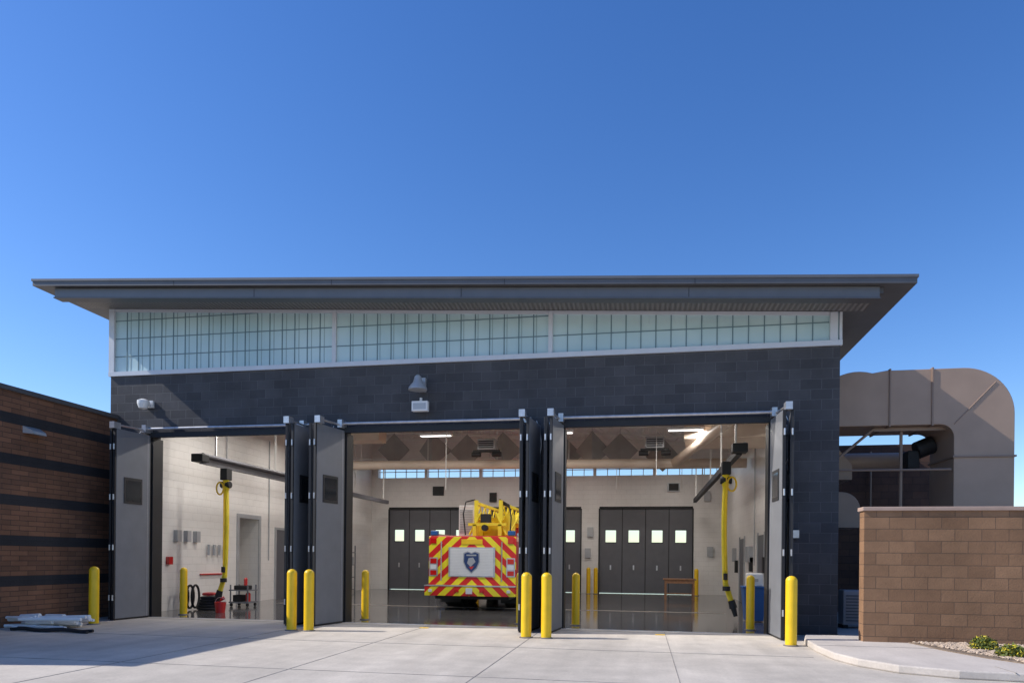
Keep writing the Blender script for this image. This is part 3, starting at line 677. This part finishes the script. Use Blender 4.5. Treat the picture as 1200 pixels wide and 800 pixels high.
MB().box(xc-0.9,xc-0.42,6.3,6.9,2.08,3.05).done("control_cabinet",mWhite,FT,bevel=0.02)
lv=MB()
for i in range(14): lv.box(xc-0.86,xc-0.46,6.285,6.299,2.2+i*0.052,2.235+i*0.052)
lv.done("cabinet_louvre",mGreyL,FT)
AL=MB()
AL.cyl((xc+0.2,6.6,2.06),(xc+0.2,6.6,2.3),0.55,28)
AL.box(xc-0.3,xc+0.7,6.2,7.0,2.3,2.42)
for sx in (-0.36,0.36):
    AL.box(xc+0.3+sx-0.04,xc+0.3+sx+0.04,5.1,13.5,2.55,2.68)
    AL.box(xc+0.3+sx-0.03,xc+0.3+sx+0.03,5.1,13.5,2.98,3.06)
    y=5.15
    while y<13.2:
        AL.cyl((xc+0.3+sx,y,2.62),(xc+0.3+sx,y+0.35,3.0),0.02,6); AL.cyl((xc+0.3+sx,y+0.35,3.0),(xc+0.3+sx,y+0.7,2.62),0.02,6); y+=0.7
    AL.box(xc+0.3+sx-0.05,xc+0.3+sx+0.05,5.05,5.15,2.5,3.1)
    AL.cyl((xc+0.3+sx*1.3,5.6,2.15),(xc+0.3+sx*1.3,7.4,2.85),0.06,12)
    AL.cyl((xc+0.3+sx*1.5,5.0,2.1),(xc+0.3+sx*0.6,5.1,2.75),0.035,10)
    AL.box(xc+0.3+sx*1.25-0.06,xc+0.3+sx*1.25+0.06,5.5,6.6,2.1,2.75)
for i in range(20): AL.cyl((xc-0.06,5.2+i*0.4,2.6),(xc+0.66,5.2+i*0.4,2.6),0.02,6)
AL.box(xc-0.25,xc+0.85,4.9,5.0,2.36,2.44); AL.box(xc-0.12,xc-0.02,4.9,5.0,2.06,2.4); AL.box(xc+0.62,xc+0.72,4.9,5.0,2.06,2.4)
AL.done("aerial_ladder",mHose,FT)
gl=MB()
for t in range(3):
    gl.tube([(xc+0.95,5.0,2.1),(xc+0.98,5.0,2.6),(xc+0.9,5.1,2.9+0.03*t),(xc+0.6,5.2,3.05+0.04*t)],0.02,8)
gl.tube([(xc-0.35,5.0,2.1),(xc-0.42,5.0,2.7),(xc-0.36,5.05,3.05),(xc-0.1,5.1,3.12)],0.02,8)
gl.box(xc+0.1,xc+0.4,4.95,5.05,2.46,2.7); gl.cyl((xc+0.25,4.95,2.3),(xc+0.25,4.8,2.3),0.09,16)
gl.done("hydraulic_lines",mBlack,FT)

# ---------------------------------------------------------------- light, sky, camera
AZ=math.radians(11.5); EL=math.radians(39)
d=Vector((math.cos(AZ)*math.cos(EL),math.sin(AZ)*math.cos(EL),-math.sin(EL)))
L=bpy.data.lights.new("sun",'SUN'); L.energy=5.0; L.angle=math.radians(0.5); L.color=(1,0.94,0.86)
so=bpy.data.objects.new("sun",L); COL.objects.link(so); so.rotation_euler=d.to_track_quat('-Z','Y').to_euler(); so.location=(-20,-10,20)
wd=bpy.data.worlds.new("World"); scene.world=wd; wd.use_nodes=True; nt=wd.node_tree
bg=nt.nodes["Background"]; sk=nt.nodes.new("ShaderNodeTexSky"); sk.sky_type='NISHITA'; sk.sun_disc=False
sk.sun_elevation=EL; sk.sun_rotation=math.atan2(-math.cos(AZ),-math.sin(AZ)); sk.altitude=1000; sk.air_density=1.15; sk.dust_density=0.5; sk.ozone_density=3.0
hs=nt.nodes.new("ShaderNodeHueSaturation"); hs.inputs["Hue"].default_value=0.512; hs.inputs["Saturation"].default_value=1.27; hs.inputs["Value"].default_value=1.3
nt.links.new(sk.outputs["Color"],hs.inputs["Color"]); nt.links.new(hs.outputs["Color"],bg.inputs["Color"]); bg.inputs["Strength"].default_value=0.14

cam=bpy.data.cameras.new("camera"); co_=bpy.data.objects.new("camera",cam); COL.objects.link(co_); scene.camera=co_
cam.sensor_width=36; cam.lens=24.6; cam.shift_y=(653.6-400)/1200; cam.clip_end=2000; cam.clip_start=0.1
th=math.radians(10.56); roll=math.radians(0.57)
Rm=Matrix.Rotation(th,4,'Z')@Matrix.Rotation(math.radians(90),4,'X')@Matrix.Rotation(roll,4,'Z')
co_.matrix_world=Matrix.Translation((0,-14.5,1.45))@Rm
scene.view_settings.view_transform='Standard'; scene.view_settings.look='None'; scene.view_settings.exposure=0; scene.view_settings.gamma=1
